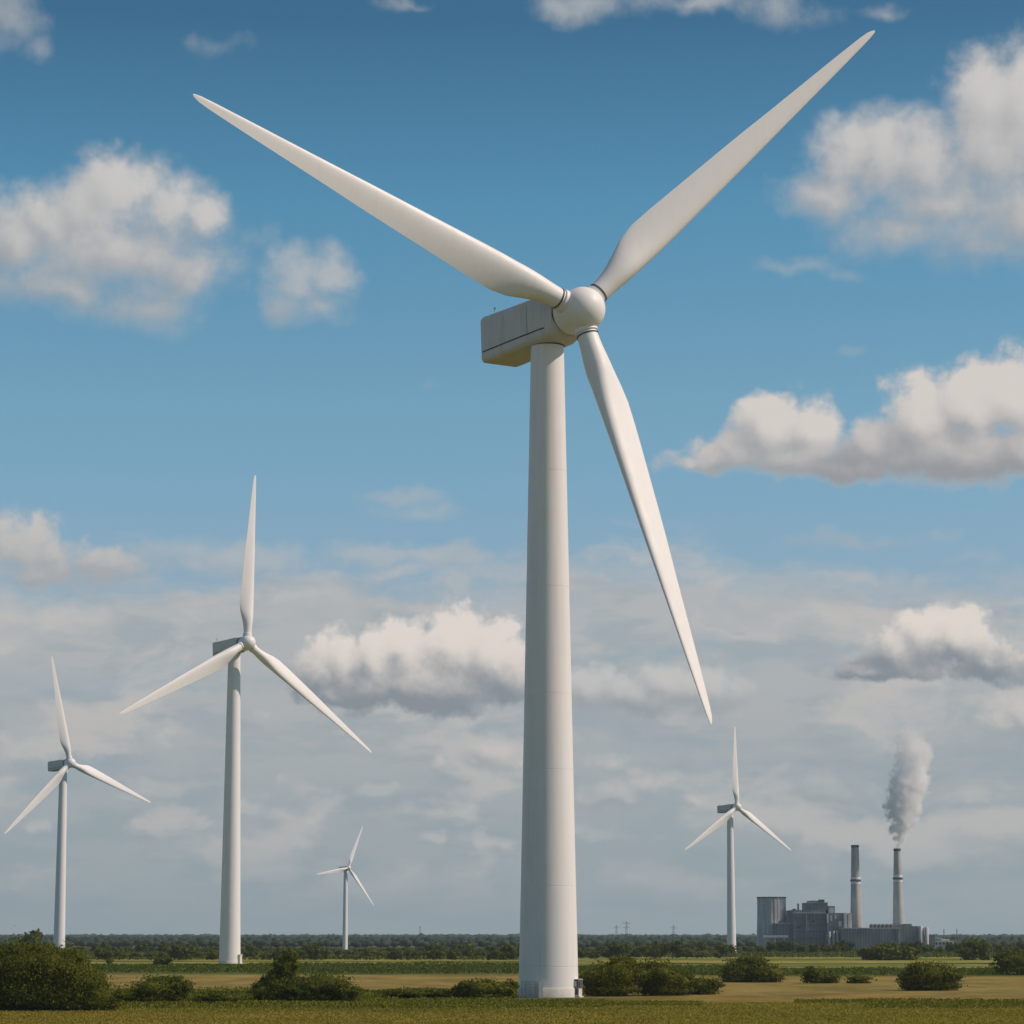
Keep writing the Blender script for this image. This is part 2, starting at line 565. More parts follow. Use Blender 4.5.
# ------------------------------------------------------------------ ground
def ground_mat():
    m, t, b = mat_new('field_ground')
    g = t.node('ShaderNodeNewGeometry')
    p = g.outputs['Position']
    x, y, z = t.sep(p)
    wob = t.noise(p, 0.012, 4, 0.55)
    wob2 = t.noise(p, 0.09, 4, 0.6)
    dep = t.m('DIVIDE', CH * F, t.m('MAXIMUM', y, 60.0))       # nearer strips are narrower on the land
    dep = t.m('ADD', dep, t.m('MULTIPLY', t.m('SUBTRACT', wob, 0.5), t.rng(dep, 8, 80, 0.8, 10)))
    dep = t.m('ADD', dep, t.m('MULTIPLY', t.m('SUBTRACT', wob2, 0.5), t.rng(dep, 8, 80, 0.2, 3.0)))
    k = t.m('DIVIDE', dep, 110.0)
    S = lambda px: (px - HZ) / 110.0
    gold = (0.37, 0.262, 0.083)
    gold2 = (0.34, 0.25, 0.082)
    grn = (0.125, 0.145, 0.030)
    dgr = (0.045, 0.066, 0.018)
    ygr = (0.40, 0.36, 0.08)
    mown = (0.265, 0.225, 0.028)
    tan = (0.32, 0.22, 0.06)
    left = t.ramp(k, [(0, dgr), (S(945), (0.06, 0.08, 0.03)), (S(946), (0.26, 0.21, 0.10)), (S(947.5), (0.05, 0.07, 0.02)), (S(957), dgr), (S(958.5), ygr), (S(960), ygr), (S(960.8), dgr), (S(961.6), ygr), (S(963), ygr), (S(964), grn), (S(964.8), ygr), (S(965.5), grn), (S(973), grn),
                       (S(974.5), gold), (S(990), gold2), (S(993), grn), (S(1009), grn), (S(1011.5), tan), (S(1024), mown), (1, mown)])
    right = t.ramp(k, [(0, dgr), (S(950), dgr), (S(955), grn), (S(957), ygr), (S(959), grn), (S(960.5), ygr), (S(962.2), ygr), (S(962.8), dgr), (S(963.4), dgr), (S(964), ygr), (S(965.2), grn), (S(966.5), ygr), (S(968), grn), (S(974.5), grn),
                        (S(976), gold), (S(992), gold2), (S(996), tan), (S(999), tan), (S(1002), mown), (S(1024), (0.25, 0.225, 0.026)), (1, mown)])
    sx = t.rng(t.m('DIVIDE', x, t.m('MAXIMUM', y, 60.0)), 0.0, 0.06, 0, 1, True)
    c = t.mix(sx, left, right)
    # rows, tufts and wear
    strk = t.noise(t.vm('MULTIPLY', p, (0.7, 0.35, 1.0)), 0.07, 8, 0.82)
    c = t.mix(t.rng(strk, 0.40, 0.60), t.mix(1.0, c, (0.54, 0.60, 0.48), 'MULTIPLY'), t.mix(1.0, c, (1.14, 1.10, 1.06), 'MULTIPLY'))
    rows = t.noise(t.vm('MULTIPLY', p, (0.12, 0.5, 1.0)), 0.5, 5, 0.65)
    c = t.mix(t.rng(rows, 0.35, 0.7), c, t.mix(1.0, c, (0.72, 0.74, 0.66), 'MULTIPLY'))
    tuft = t.noise(p, 1.6, 5, 0.7)
    c = t.mix(t.rng(tuft, 0.4, 0.66), t.mix(1.0, c, (0.70, 0.72, 0.66), 'MULTIPLY'), c)
    blot = t.noise(p, 0.03, 5, 0.6)
    c = t.mix(t.rng(blot, 0.45, 0.7, 0, 0.55), c, t.mix(1.0, c, (0.86, 1.12, 0.8), 'MULTIPLY'))
    t.put(b.inputs['Base Color'], c)
    b.inputs['Roughness'].default_value = 0.95
    b.inputs['Specular IOR Level'].default_value = 0.08
    bump = t.node('ShaderNodeBump')
    bump.inputs['Strength'].default_value = 0.4
    bump.inputs['Distance'].default_value = 0.3
    t.put(bump.inputs['Height'], tuft)
    t.l.new(bump.outputs[0], b.inputs['Normal'])
    return m


gv, gf = [], []
ys = [-400, 0, 200, 300, 400, 500, 650, 850, 1100, 1500, 2100, 3000, 4500, 7000, 11000, 17000, 24000]
xs = [-24000, -8000, -2500, -800, -250, 0, 250, 800, 2500, 8000, 24000]
g = MB()
g.add([(x, y, 0) for y in ys for x in xs], [(j * len(xs) + i, j * len(xs) + i + 1, (j + 1) * len(xs) + i + 1, (j + 1) * len(xs) + i)
                                            for j in range(len(ys) - 1) for i in range(len(xs) - 1)])
tag(g.build('ground', ground_mat()), kind='structure')


# ------------------------------------------------------------------ vegetation
def leaf_mat(name, lo, hi, scale=0.35, trans=0.25):
    m, t, b = mat_new(name)
    g = t.node('ShaderNodeNewGeometry')
    oi = t.node('ShaderNodeObjectInfo')
    n = t.noise(g.outputs['Position'], scale, 4, 0.65)
    rnd = t.m('ADD', t.m('MULTIPLY', g.outputs['Random Per Island'], 0.6), t.m('MULTIPLY', t.rng(n, 0.3, 0.7), 0.4))
    c = t.mix(rnd, lo, hi)
    c = t.mix(t.m('MULTIPLY', oi.outputs['Random'], 0.4), c, t.mix(1.0, c, (1.15, 1.0, 0.8), 'MULTIPLY'))
    t.put(b.inputs['Base Color'], c)
    b.inputs['Roughness'].default_value = 0.65
    b.inputs['Specular IOR Level'].default_value = 0.08
    tr = t.node('ShaderNodeBsdfTranslucent')
    t.put(tr.inputs['Color'], t.mix(1.0, c, (1.2, 1.3, 0.6), 'MULTIPLY'))
    ms = t.node('ShaderNodeMixShader')
    ms.inputs[0].default_value = trans
    t.l.new(b.outputs[0], ms.inputs[1])
    t.l.new(tr.outputs[0], ms.inputs[2])
    t.l.new(ms.outputs[0], t.n['Material Output'].inputs['Surface'])
    return m


LEAF = leaf_mat('bush_leaves', (0.034, 0.048, 0.004), (0.155, 0.170, 0.018), 0.4, 0.3)
LEAF2 = leaf_mat('tree_leaves', (0.030, 0.047, 0.009), (0.140, 0.160, 0.030), 0.12)
LEAF3 = leaf_mat('forest_leaves', (0.018, 0.036, 0.026), (0.046, 0.074, 0.045), 0.05, 0.1)
BARK = plain('bark', (0.07, 0.055, 0.04), 0.9, 0.3, 2.0)


def cards(pts, nrm, size, rg, asp=1.0):
    """leaf clumps: small bent quads, one per point"""
    n = len(pts)
    rv = rg.normal(size=(n, 3))
    t1 = np.cross(nrm, rv)
    t1 /= np.linalg.norm(t1, axis=1, keepdims=True) + 1e-9
    t2 = np.cross(nrm, t1)
    s = (size * (0.6 + 0.8 * rg.random(n)))[:, None]
    a = t1 * s * 0.5
    b = t2 * s * 0.5 * asp
    v = np.stack([pts - a, pts - b * 0.75, pts + a * 0.9, pts + b], axis=1).reshape(-1, 3)
    q = np.arange(4 * n, dtype=np.int32).reshape(-1, 4)
    return v, q


def ico(sub):
    bm = bmesh.new()
    bmesh.ops.create_icosphere(bm, subdivisions=sub, radius=1.0)
    v = np.array([p.co[:] for p in bm.verts])
    f = np.array([[q.index for q in p.verts] for p in bm.faces], dtype=np.int32)
    bm.free()
    return v, f


ICO2 = ico(2)
ICO1 = ico(1)


def crown_arrays(lobes, leaf, dens, rg, core=0.72):
    """lobes = [(x,y,z,rx,ry,rz)] in metres about the plant's base; returns quads of leaf clumps filling them"""
    P_, N_ = [], []
    for (x, y, z, rx, ry, rz) in lobes:
        area = 4 * math.pi * ((rx * ry) ** 1.6 / 3 + (rx * rz) ** 1.6 / 3 + (ry * rz) ** 1.6 / 3) ** (1 / 1.6)
        n = max(30, int(area * dens / leaf ** 2))
        d = rg.normal(size=(n, 3))
        d /= np.linalg.norm(d, axis=1, keepdims=True)
        ph = rg.random(3) * 6.28
        lump = 1 + 0.13 * np.sin(d[:, 0] * 5 + ph[0]) * np.sin(d[:, 1] * 5 + ph[1]) + 0.12 * np.sin(d[:, 2] * 9 + ph[2] + d[:, 0] * 4)
        rad = (1 - 0.42 * rg.random(n) ** 1.9) * lump
        spike = rg.random(n) < 0.09
        rad = np.where(spike, rad * (1.05 + 0.24 * rg.random(n)), rad)
        p = d * rad[:, None] * np.array([rx, ry, rz]) + np.array([x, y, z])
        nn = d / np.array([rx, ry, rz])
        nn /= np.linalg.norm(nn, axis=1, keepdims=True)
        nn = nn + rg.normal(size=(n, 3)) * 0.55
        nn /= np.linalg.norm(nn, axis=1, keepdims=True)
        P_.append(p)
        N_.append(nn)
    p = np.concatenate(P_)
    nn = np.concatenate(N_)
    ok = p[:, 2] > 0.05
    v, q = cards(p[ok], nn[ok], np.full(ok.sum(), leaf), rg)
    tri = [[], []]
    # solid leaf-coloured core added in each lobe to block light, seen through gaps
    off = 0
    cv, cf = [], []
    for (x, y, z, rx, ry, rz) in lobes:
        w = ICO2[0].copy()
        lump = 1 + 0.18 * np.sin(w[:, 0] * 4 + x) * np.sin(w[:, 1] * 4.5 + z) + rg.normal(size=len(w)) * 0.06
        w = w * lump[:, None] * np.array([rx, ry, rz]) * core + np.array([x, y, z])
        w[:, 2] = np.maximum(w[:, 2], 0.0)
        cv.append(w)
        cf.append(ICO2[1] + off)
        off += len(w)
    cv = np.concatenate(cv)
    cf = np.concatenate(cf)
    # triangles as degenerate-free quads: keep separate by splitting each tri at its centre edge midpoint
    mid = (cv[cf[:, 0]] + cv[cf[:, 1]]) / 2
    base = len(v)
    qm = np.arange(len(mid), dtype=np.int32) + base + len(cv)
    quads = np.stack([cf[:, 0] + base, qm, cf[:, 1] + base, cf[:, 2] + base], axis=1)
    return np.concatenate([v, cv, mid]), np.concatenate([q, quads])


def stem_mb(lobes, rg, r0):
    mb = MB()
    for (x, y, z, rx, ry, rz) in lobes[:6]:
        s = (x * 0.08 + rg.normal() * 0.2, y * 0.25, -0.15)
        mb.tube(s, (x, y, z + rz * 0.2), r0, 7, r0 * 0.4)
    return mb


def lobes_from_px(px_lobes, Y, z0=0.0, depth=1.0):
    """crown lobes measured in the photograph, placed at distance Y with real depth"""
    s = Y / F
    xs_ = [l[0] for l in px_lobes]
    cx = (min(xs_) + max(xs_)) / 2
    base = at(cx, HZ, Y)
    out = []
    rg = random.Random(int(cx * 7))
    for (x, y, rx, ry) in px_lobes:
        P_ = at(x, y, Y)
        out.append((P_.x - base.x, rg.uniform(-0.5, 0.5) * rx * s * depth, P_.z, rx * s, rx * s * depth * rg.uniform(0.8, 1.1), ry * s))
    return Vector((base.x, Y, 0)), out


SEEDN = [11]


def bush(px_lobes, ybase, label, name='bush', cat='bush', group=None, leaf=0.31, dens=1.25, mat=None, stem=0.12):
    SEEDN[0] += 7
    rg = np.random.default_rng(SEEDN[0])
    Y = CH * F / (ybase - HZ)
    loc, lobes = lobes_from_px(px_lobes, Y)
    extra = [(x, y, rz * 0.35, rx * 0.9, ry * 0.9, rz * 0.45) for (x, y, z, rx, ry, rz) in lobes if z - rz < 1.6]
    for (x, y, z, rx, ry, rz) in lobes:           # smaller knuckles break each mass up
        for _ in range(7):
            d = rg.normal(size=3)
            d /= np.linalg.norm(d)
            d[2] = abs(d[2]) * 0.8
            k = rg.uniform(0.2, 0.46)
            extra.append((x + d[0] * rx * 0.82, y + d[1] * ry * 0.72, max(rz * k * 0.6, z + d[2] * rz * 0.82), rx * k, ry * k, rz * k))
    t = empty(name, loc, label, cat, group)
    v, q = crown_arrays(lobes + extra, leaf * Y / 460, dens, rg)
    np_mesh('crown' if name == 'tree' else 'foliage', v, q, mat or LEAF, t)
    mb = stem_mb(lobes, rg, stem)
    o = mb.build('trunk' if name == 'tree' else 'stem', BARK, None, True)
    o.parent = t
    return t


G_B = 'bushes scattered over the fields'
bush([(38, 985, 62, 36), (5, 978, 50, 36), (60, 975, 40, 26), (92, 996, 34, 17), (-40, 982, 50, 38), (30, 966, 40, 22)], 1008,
     'big rounded dark green bush filling the lower left corner in front of the wheat', group=G_B)
bush([(158, 990, 30, 14), (172, 988, 18, 13), (138, 997, 22, 8)], 1003, 'mid sized domed bush beside the biggest bush on the left', group=G_B)
bush([(222, 998, 18, 6), (205, 1000, 14, 5)], 1003, 'very low flat bush on the verge below the second tallest turbine', group=G_B)
bush([(283, 985, 24, 18), (285, 968, 14, 14), (272, 992, 22, 12), (290, 958, 8, 8)], 1001, 'upright bush with a pointed leafy top standing on the verge', group=G_B)
bush([(322, 986, 30, 13), (345, 992, 18, 8), (305, 990, 24, 12)], 1001, 'low spreading bush against the right side of the pointed bush', group=G_B)
bush([(405, 993, 26, 5), (432, 993, 20, 5)], 998, 'thin low hedge strip along the verge', name='hedge', cat='hedge')
bush([(480, 989, 22, 10), (468, 991, 18, 8), (500, 992, 16, 8)], 998, 'squat bush on the verge left of the big tower base', group=G_B)
bush([(510, 988, 9, 9)], 997, 'small dark bush touching the left foot of the big tower', group=G_B)
bush([(615, 976, 28, 18), (600, 982, 22, 13), (622, 968, 16, 12)], 994.5, 'round dense bush just right of the big tower base', group=G_B)
bush([(658, 978, 26, 17), (676, 982, 20, 12), (650, 972, 16, 12)], 994, 'round bush second to the right of the big tower base', group=G_B)
bush([(703, 985, 18, 8), (690, 986, 16, 8)], 993, 'low bush tailing off right from the pair beside the big tower', group=G_B)
bush([(748, 970, 26, 13), (768, 973, 18, 9), (735, 972, 17, 10)], 981, 'broad bush below the turbine beside the power station', group=G_B)
bush([(816, 975, 16, 9), (828, 978, 12, 5)], 982, 'small domed bush in the wheat left of centre of the power station', group=G_B)
bush([(858, 979, 13, 3)], 982, 'tiny flat shrub in the wheat between two domed bushes', group=G_B)
bush([(930, 976, 28, 14), (912, 980, 16, 10), (945, 979, 18, 11)], 989, 'wide domed bush alone in the wheat at the right', group=G_B)
bush([(1018, 963, 24, 14), (1045, 962, 26, 16)], 974, 'bush cut by the right picture edge', group=G_B)
bush([(164, 961, 9, 5), (159, 963, 6, 4)], 967, 'small bush in the yellow green field between the two left turbines', group=G_B)
bush([(110, 961, 4, 2.2)], 963, 'tiny dark bush out in the yellow green field on the left', group=G_B)
bush([(887, 951, 18, 8), (905, 953, 14, 6), (870, 953, 10, 6)], 959.5, 'clump of trees in front of the chimney base', name='tree', cat='tree', leaf=0.5)
bush([(977, 947, 10, 9), (968, 952, 10, 6), (984, 951, 8, 7)], 959.5, 'tree with a pointed crown right of the power station', name='tree', cat='tree', leaf=0.5)
bush([(32, 940, 9, 9), (36, 937, 6, 7), (24, 946, 9, 7)], 955, 'taller tree rising above the far woods at the left', name='tree', cat='tree', leaf=0.5)

# the treeline: real trees copied from a few grown ones
rgT = np.random.default_rng(5)
protos = []
for k in range(6):
    nl = 4 + k % 3
    lob = []
    for i in range(nl):
        lob.append((rgT.uniform(-2.6, 2.6), rgT.uniform(-2, 2), rgT.uniform(2.4, 4.6), rgT.uniform(1.7, 2.8), rgT.uniform(1.7, 2.6), rgT.uniform(1.4, 2.4)))
    for i in range(6):
        lob.append((rgT.uniform(-3.4, 3.4), rgT.uniform(-2.2, 2.2), rgT.uniform(1.0, 5.6), rgT.uniform(.8, 1.4), rgT.uniform(.8, 1.4), rgT.uniform(.7, 1.2)))
    v, q = crown_arrays(lob, 0.85, 1.7, rgT)
    mt = MB()
    mt.tube((0, 0, -0.2), (0.1, 0, 3.2), 0.22, 8, 0.12)
    for l in lob[:4]:
        mt.tube((0.05, 0, 1.6), (l[0] * .8, l[1] * .8, l[2]), 0.1, 6, 0.04)
    protos.append((v, q, mt, lob))

proto_obj = []


def place_tree(x, y, s, sz, rot, k, label, group):
    if len(proto_obj) <= k or proto_obj[k] is None:
        while len(proto_obj) <= k:
            proto_obj.append(None)
        t = empty('tree', (x, y, 0), label, 'tree', group)
        v, q, mt, _ = protos[k]
        np_mesh('crown', v, q, LEAF2, t)
        tr = mt.build('trunk', BARK, None, True)
        tr.parent = t
        proto_obj[k] = t
        o = t
    else:
        src = proto_obj[k]
        o = src.copy()
        COL.objects.link(o)
        for ch in src.children:
            c = ch.copy()
            c.parent = o
            COL.objects.link(c)
        tag(o, label, 'tree', group)
    o.location = (x, y, 0)
    o.rotation_euler = (0, 0, rot)
    o.scale = (s, s, sz)
    return o


def tree_row(x0, x1, Y, step, hmul, label, group, jit=25, gap=None):
    px = x0
    while px < x1:
        if gap is None or not (gap[0] < px < gap[1]):
            yy = Y + rgT.uniform(-jit, jit)
            p = at(px, HZ, yy)
            s = rgT.uniform(0.7, 1.35)
            place_tree(p.x, yy, s, s * hmul * rgT.uniform(0.7, 1.3), rgT.uniform(0, 6.28), int(rgT.integers(0, 6)), label, group)
        px += step * rgT.uniform(0.7, 1.3)


tree_row(-10, 225, 1330, 13, .74, 'rounded tree in the treeline left of the second tallest turbine', 'trees of the left treeline')
tree_row(238, 530, 1330, 13, .74, 'rounded tree in the treeline between the second tallest turbine and big tower', 'trees of the middle treeline')
tree_row(570, 728, 1400, 13, .95, 'rounded tree in the treeline between the big tower and right turbine', 'trees of the right treeline')
tree_row(736, 870, 1750, 11, 1.0, 'small tree standing in front of the power station walls', 'trees before the power station')
tree_row(905, 1030, 1700, 11, 1.0, 'small tree beyond the right end of the power station', 'trees right of the power station')
tree_row(-10, 530, 1750, 13, .72, 'tree in the second row, just behind the left treeline', 'trees of the second row', 60)
tree_row(575, 728, 1900, 12, .95, 'tree in the second row, behind the treeline right of the big tower', 'trees behind the right treeline', 60)

# far woods
rgF = np.random.default_rng(9)
fv, ff, off = [], [], 0
Yr = 2750.0
w1, t1 = ICO1
while Yr < 15000:
    half = 0.215 * Yr
    step = max(6.5, Yr / 480)
    n = int(2 * half / step)
    for i in range(n):
        x = -half + (i + rgF.random()) * step
        pxx = 512 + F * x / Yr
        if Yr < 3500 and (375 < pxx < 470) and Yr > 2900:
            continue
        r = step * rgF.uniform(0.6, 1.05)
        hgt = rgF.uniform(7.0, 11.0) if Yr < 7000 else rgF.uniform(12, 17)
        if Yr < 3100:
            hgt *= 0.75
        c = np.array([x, Yr + rgF.uniform(-40, 40), hgt * 0.5])
        w = w1 * (1 + rgF.normal(size=(len(w1), 1)) * 0.16) * np.array([r, r, hgt * 0.5]) + c
        fv.append(w)
        ff.append(t1 + off)
        off += len(w)
    Yr *= 1.055 if Yr > 4000 else 1.03
fvv, fft = np.concatenate(fv), np.concatenate(ff)
fo = np_mesh('forest', fvv, fft, LEAF3)
tag(fo, 'dark far off woods filling the horizon', 'forest', kind='stuff')

# scrub that closes the foot of the treeline
def scrub(name, strips, mat, label, cat, leaf_m, rg, hgt, dens):
    pv, nv, sz = [], [], []
    for (x0, x1, y0, y1, hm) in strips:
        Y0, Y1 = CH * F / (y1 - HZ), CH * F / (y0 - HZ)
        area = (x1 - x0) / F * (Y0 + Y1) / 2 * (Y1 - Y0)
        n = int(area * dens)
        Y = np.sqrt(Y0 ** 2 + (Y1 ** 2 - Y0 ** 2) * rg.random(n))
        X = (x0 + (x1 - x0) * rg.random(n) - 512) / F * Y
        den = np.sin(X * 0.11 + 1.3) * np.sin(Y * 0.07) + np.sin(X * 0.031 + Y * 0.05)
        Z = hgt * hm * rg.random(n) ** 0.8 * (0.72 + 0.28 * den / 2)
        pv.append(np.stack([X, Y, Z], 1))
        d = rg.normal(size=(n, 3))
        d[:, 2] = np.abs(d[:, 2]) * 0.5
        d /= np.linalg.norm(d, axis=1, keepdims=True)
        nv.append(d)
        sz.append(np.full(n, leaf_m))
    v, q = cards(np.concatenate(pv), np.concatenate(nv), np.concatenate(sz), rg, 1.0)
    return tag(np_mesh(name, v, q, mat), label, cat, kind='stuff')


MAIZE = leaf_mat('crop_leaves', (0.040, 0.064, 0.008), (0.115, 0.150, 0.022), 0.08)
GRASS = leaf_mat('verge_grass', (0.085, 0.100, 0.010), (0.20, 0.20, 0.026), 0.12)
MOWN = leaf_mat('mown_grass', (0.17, 0.150, 0.018), (0.30, 0.245, 0.036), 0.04)
WHEAT = leaf_mat('wheat_stalks', (0.16, 0.115, 0.04), (0.30, 0.22, 0.085), 0.08)
scrub('undergrowth', [(-20, 530, 952, 959.5, 1.0), (575, 1044, 951, 957, 0.8)], LEAF2, 'dark undergrowth along the foot of the treeline', 'undergrowth', 1.1, rgF, 2.4, 0.25)
scrub('maize_crop', [(-20, 300, 966, 972, 0.9), (250, 530, 965, 973, 1.0), (570, 740, 967, 974, 0.8), (700, 1044, 969, 974.5, 0.7)], MAIZE, 'dark green crop strip beyond the wheat', 'crop', 0.6, rgF, 1.7, 0.9)
scrub('verge_grass', [(-20, 512, 993, 1007, 1.0), (95, 300, 992, 1001, 2.0), (300, 400, 993, 1000, 1.5), (512, 606, 999.5, 1006, 0.7), (600, 700, 1000, 1004, 0.45), (860, 1044, 1000, 1006.5, 0.9), (790, 880, 999, 1001.5, 0.5)], GRASS, 'tall rough grass of the verge along the wheat edge', 'grass', 0.3, rgF, 0.8, 5.5)
scrub('mown_grass', [(-20, 1044, 1001, 1030, 1.0)], MOWN, 'short grass of the mown meadow in front', 'grass', 0.2, rgF, 0.14, 4.5)
#scrub('wheat_crop', [(-20, 1044, 975, 994, 1.0)], WHEAT, 'ripe golden wheat field beyond the verge', 'crop', 0.55, rgF, 0.5, 0.9)


# ------------------------------------------------------------------ wind turbines
def rrect(w, h, r, n=6):
    """rounded rectangle, counter-clockwise, (x,y)"""
    pts = []
    for (cx, cy, a0) in ((w - r, h - r, 0), (-w + r, h - r, 90), (-w + r, -h + r, 180), (w - r, -h + r, 270)):
        for i in range(n + 1):
            a = R(a0 + 90 * i / n)
            pts.append((cx + r * math.cos(a), cy + r * math.sin(a)))
    return pts


CHORD = [(0.00, 21, 1.0, 6, 0), (0.05, 22, 1.0, 6, 0), (0.075, 25, 0.92, 6, .2), (0.11, 31, 0.72, 6, .55), (0.15, 37.5, 0.55, 5.5, .9), (0.195, 40.5, 0.45, 5, 1),
         (0.25, 39.5, 0.38, 4, 1), (0.33, 36.5, 0.33, 3, 1), (0.45, 32, 0.28, 2, 1), (0.55, 28, 0.25, 1.5, 1), (0.65, 23, 0.23, 1, 1), (0.75, 18.5, 0.21, .5, 1),
         (0.84, 14.5, 0.20, 0, 1), (0.91, 11, 0.2, 0, 1), (0.955, 8.7, 0.2, -.5, 1), (0.982, 6.3, 0.2, -.5, 1), (0.995, 3.5, 0.2, 0, 1), (1.0, 1.0, .2, 0, 1)]


def airfoil(ch, th, circ, n=36):
    """closed section, x along chord (leading edge negative), y thickness; circ=0 round root, 1 aerofoil"""
    pts = []
    for i in range(n):
        a = 2 * math.pi * i / n
        xc = 0.5 * (1 - math.cos(a))                      # 0 leading .. 1 trailing
        yt = 5 * th * (0.2969 * math.sqrt(xc) - 0.126 * xc - 0.3516 * xc ** 2 + 0.2843 * xc ** 3 - 0.1036 * xc ** 4)
        cam_ = 0.03 * 4 * xc * (1 - xc)
        ya = (yt if a < math.pi else -yt) + cam_ * -1
        xa = xc - 0.32
        xr = -0.5 * math.cos(a)
        yr = 0.5 * math.sin(a)
        pts.append((ch * (xr * (1 - circ) + xa * circ), ch * (yr * (1 - circ) + ya * circ)))
    return pts


def interp(tab, t):
    for a, b in zip(tab, tab[1:]):
        if a[0] <= t <= b[0]:
            w = (t - a[0]) / max(1e-9, b[0] - a[0])
            return [p + (q - p) * w for p, q in zip(a[1:], b[1:])]
    return list(tab[-1][1:])


def turbine(base_px, ybase, hub_px, tips, wt, wb, kscale, label, yaw=38.0, tilt=4.0, detail=True, mixlen=0.5, grp=None, cone=None):
    base = ground(base_px, ybase)
    yw, tl = R(yaw), R(tilt)
    ah = Vector((math.sin(yw), -math.cos(yw), 0))
    a = Vector((math.sin(yw) * math.cos(tl), -math.cos(yw) * math.cos(tl), math.sin(tl)))
    e1 = Vector((math.cos(yw), math.sin(yw), 0))
    e2 = a.cross(e1) * -1
    if e2.z < 0:
        e2 = -e2
    # overhang so that the hub stands where the photo has it
    lo, hi = 0.0, 60.0
    r = ray(*hub_px)
    for _ in range(60):
        ov = (lo + hi) / 2
        q = base + ah * ov
        x_at = r.x / r.y * q.y
        if q.x < x_at:
            lo = ov
        else:
            hi = ov
    q = base + ah * ov
    H = CAM + r * (q.y / r.y)
    u = kscale * H.y / F                              # one "drawing unit" in metres
    t = empty('wind_turbine', base, label, 'wind turbine', grp)
    top_z = H.z - ov * math.tan(tl) - (23.5 if detail else 19.0) * u
    rb, rt = wb / 2 * base.y / F, wt / 2 * base.y / F
    # tower with its section joints
    prof = []
    joints = [0.045, 0.165, 0.34, 0.455, 0.62, 0.8] if detail else [0.17, 0.5]
    hh = top_z
    zs = sorted([0.0] + [i / 24 for i in range(1, 25)])
    gz = 0.05 if detail else 0.0
    rad = lambda f: rb + (rt - rb) * (0.16 * f + 0.84 * f) + (0.012 * rb * (1 - f) ** 8)
    allz = [(f, 0) for f in zs] + [(j, 1) for j in joints]
    allz.sort()
    for (f, kind) in allz:
        z = f * hh
        if kind == 0:
            prof.append((rad(f), z))
        elif detail:
            prof += [(rad(f) + .0, z - .06), (rad(f) - .03, z - .04), (rad(f) - .03, z + .04), (rad(f), z + .06)]
    prof = sorted(prof, key=lambda s: s[1])
    tower = MB().lathe(prof, base, (0, 0, 1), 64).build('tower', WHITE, t, True, base, 50)
    # plinth ring, cabinets, railing
    pr = rb * 1.035
    MB().lathe([(pr, -0.3), (pr, 1.55 * kscale ** .5), (pr * 0.985, 1.72 * kscale ** .5), (rb * 0.96, 1.72 * kscale ** .5)], base, (0, 0, 1), 56).build('plinth', CONC, tower, True, base, 35)
    side = Vector((0.93, -0.37, 0)).normalized()
    tang = Vector((-side.y, side.x, 0))
    c0 = base + side * (rb * 1.02)
    sc_ = 0.85 if detail else (0.95 if kscale > 0.3 else kscale * 2.2)

    def obox(mb, c, wx, wy, z0, z1):
        vs = []
        for z in (z0, z1):
            for sy in (-1, 1):
                for sx in (-1, 1):
                    p = c + tang * sx * wx + side * sy * wy
                    vs.append((p.x, p.y, z))
        return mb.add(vs, [(0, 2, 3, 1), (4, 5, 7, 6), (0, 1, 5, 4), (2, 6, 7, 3), (0, 4, 6, 2), (1, 3, 7, 5)])
    cab = obox(MB(), c0, 1.0 * sc_, 0.75 * sc_, 0.2, 3.6 * sc_)
    obox(cab, c0, 1.12 * sc_, 0.9 * sc_, 3.6 * sc_, 3.85 * sc_)
    obox(cab, c0, 1.2 * sc_, 1.05 * sc_, -0.1, 0.2)
    cabo = cab.build('equipment_cabinet', CABW, t, False, base)
    if detail:
        dr = MB()
        obox(dr, c0 - tang * 1.0, 0.03, 0.5, 0.5, 1.55)
        obox(dr, c0 - tang * 1.0, 0.03, 0.5, 1.75, 3.2)
        obox(dr, c0 + side * 0.76, 0.8, 0.03, 1.7, 3.2)
        dr.build('cabinet_door', DARKG, cabo, False, base)
        bx = MB()
        obox(bx, c0 - tang * 1.06, 0.05, 0.28, 1.9, 2.9)
        bx.build('meter_box', CABW, cabo, False, base)
        # access landing and its railing on the left front
        f0_ = Vector((-0.80, -0.60, 0)).normalized()
        f1_ = Vector((-0.25, -0.97, 0)).normalized()
        rl = MB()
        pts = []
        for i in range(5):
            d = f0_.lerp(f1_, i / 4).normalized()
            p = base + d * (pr + 0.45)
            pts.append(p)
            rl.tube((p.x, p.y, 0), (p.x, p.y, 2.9), 0.05, 6)
        for i in range(4):
            for zz in (1.9, 2.4, 2.88):
                rl.tube((pts[i].x, pts[i].y, zz), (pts[i + 1].x, pts[i + 1].y, zz), 0.035, 6)
        rl.build('railing', STEEL, t, False, base)
        st = MB()
        p = base + f1_ * (pr + 0.5)
        st.box(p.x - .35, p.x + .35, p.y - .4, p.y + .3, 0, 2.8)
        st.build('fuse_cabinet', CABW, t, False, base)
        dl = MB()
        dd = Vector((0.15, -1, 0)).normalized()
    # nacelle
    def ring_n(z, w, h, rr, dz=0.0):
        c = H + a * (z * u)
        k_ = 1.0 if detail else 0.8
        return [c + e1 * (x * u * k_) + e2 * ((y * k_ + dz) * u) for (x, y) in rrect(w, h, rr)]
    L0, L1 = -20.0, -20.0 - (130.0 if detail else 118.0)
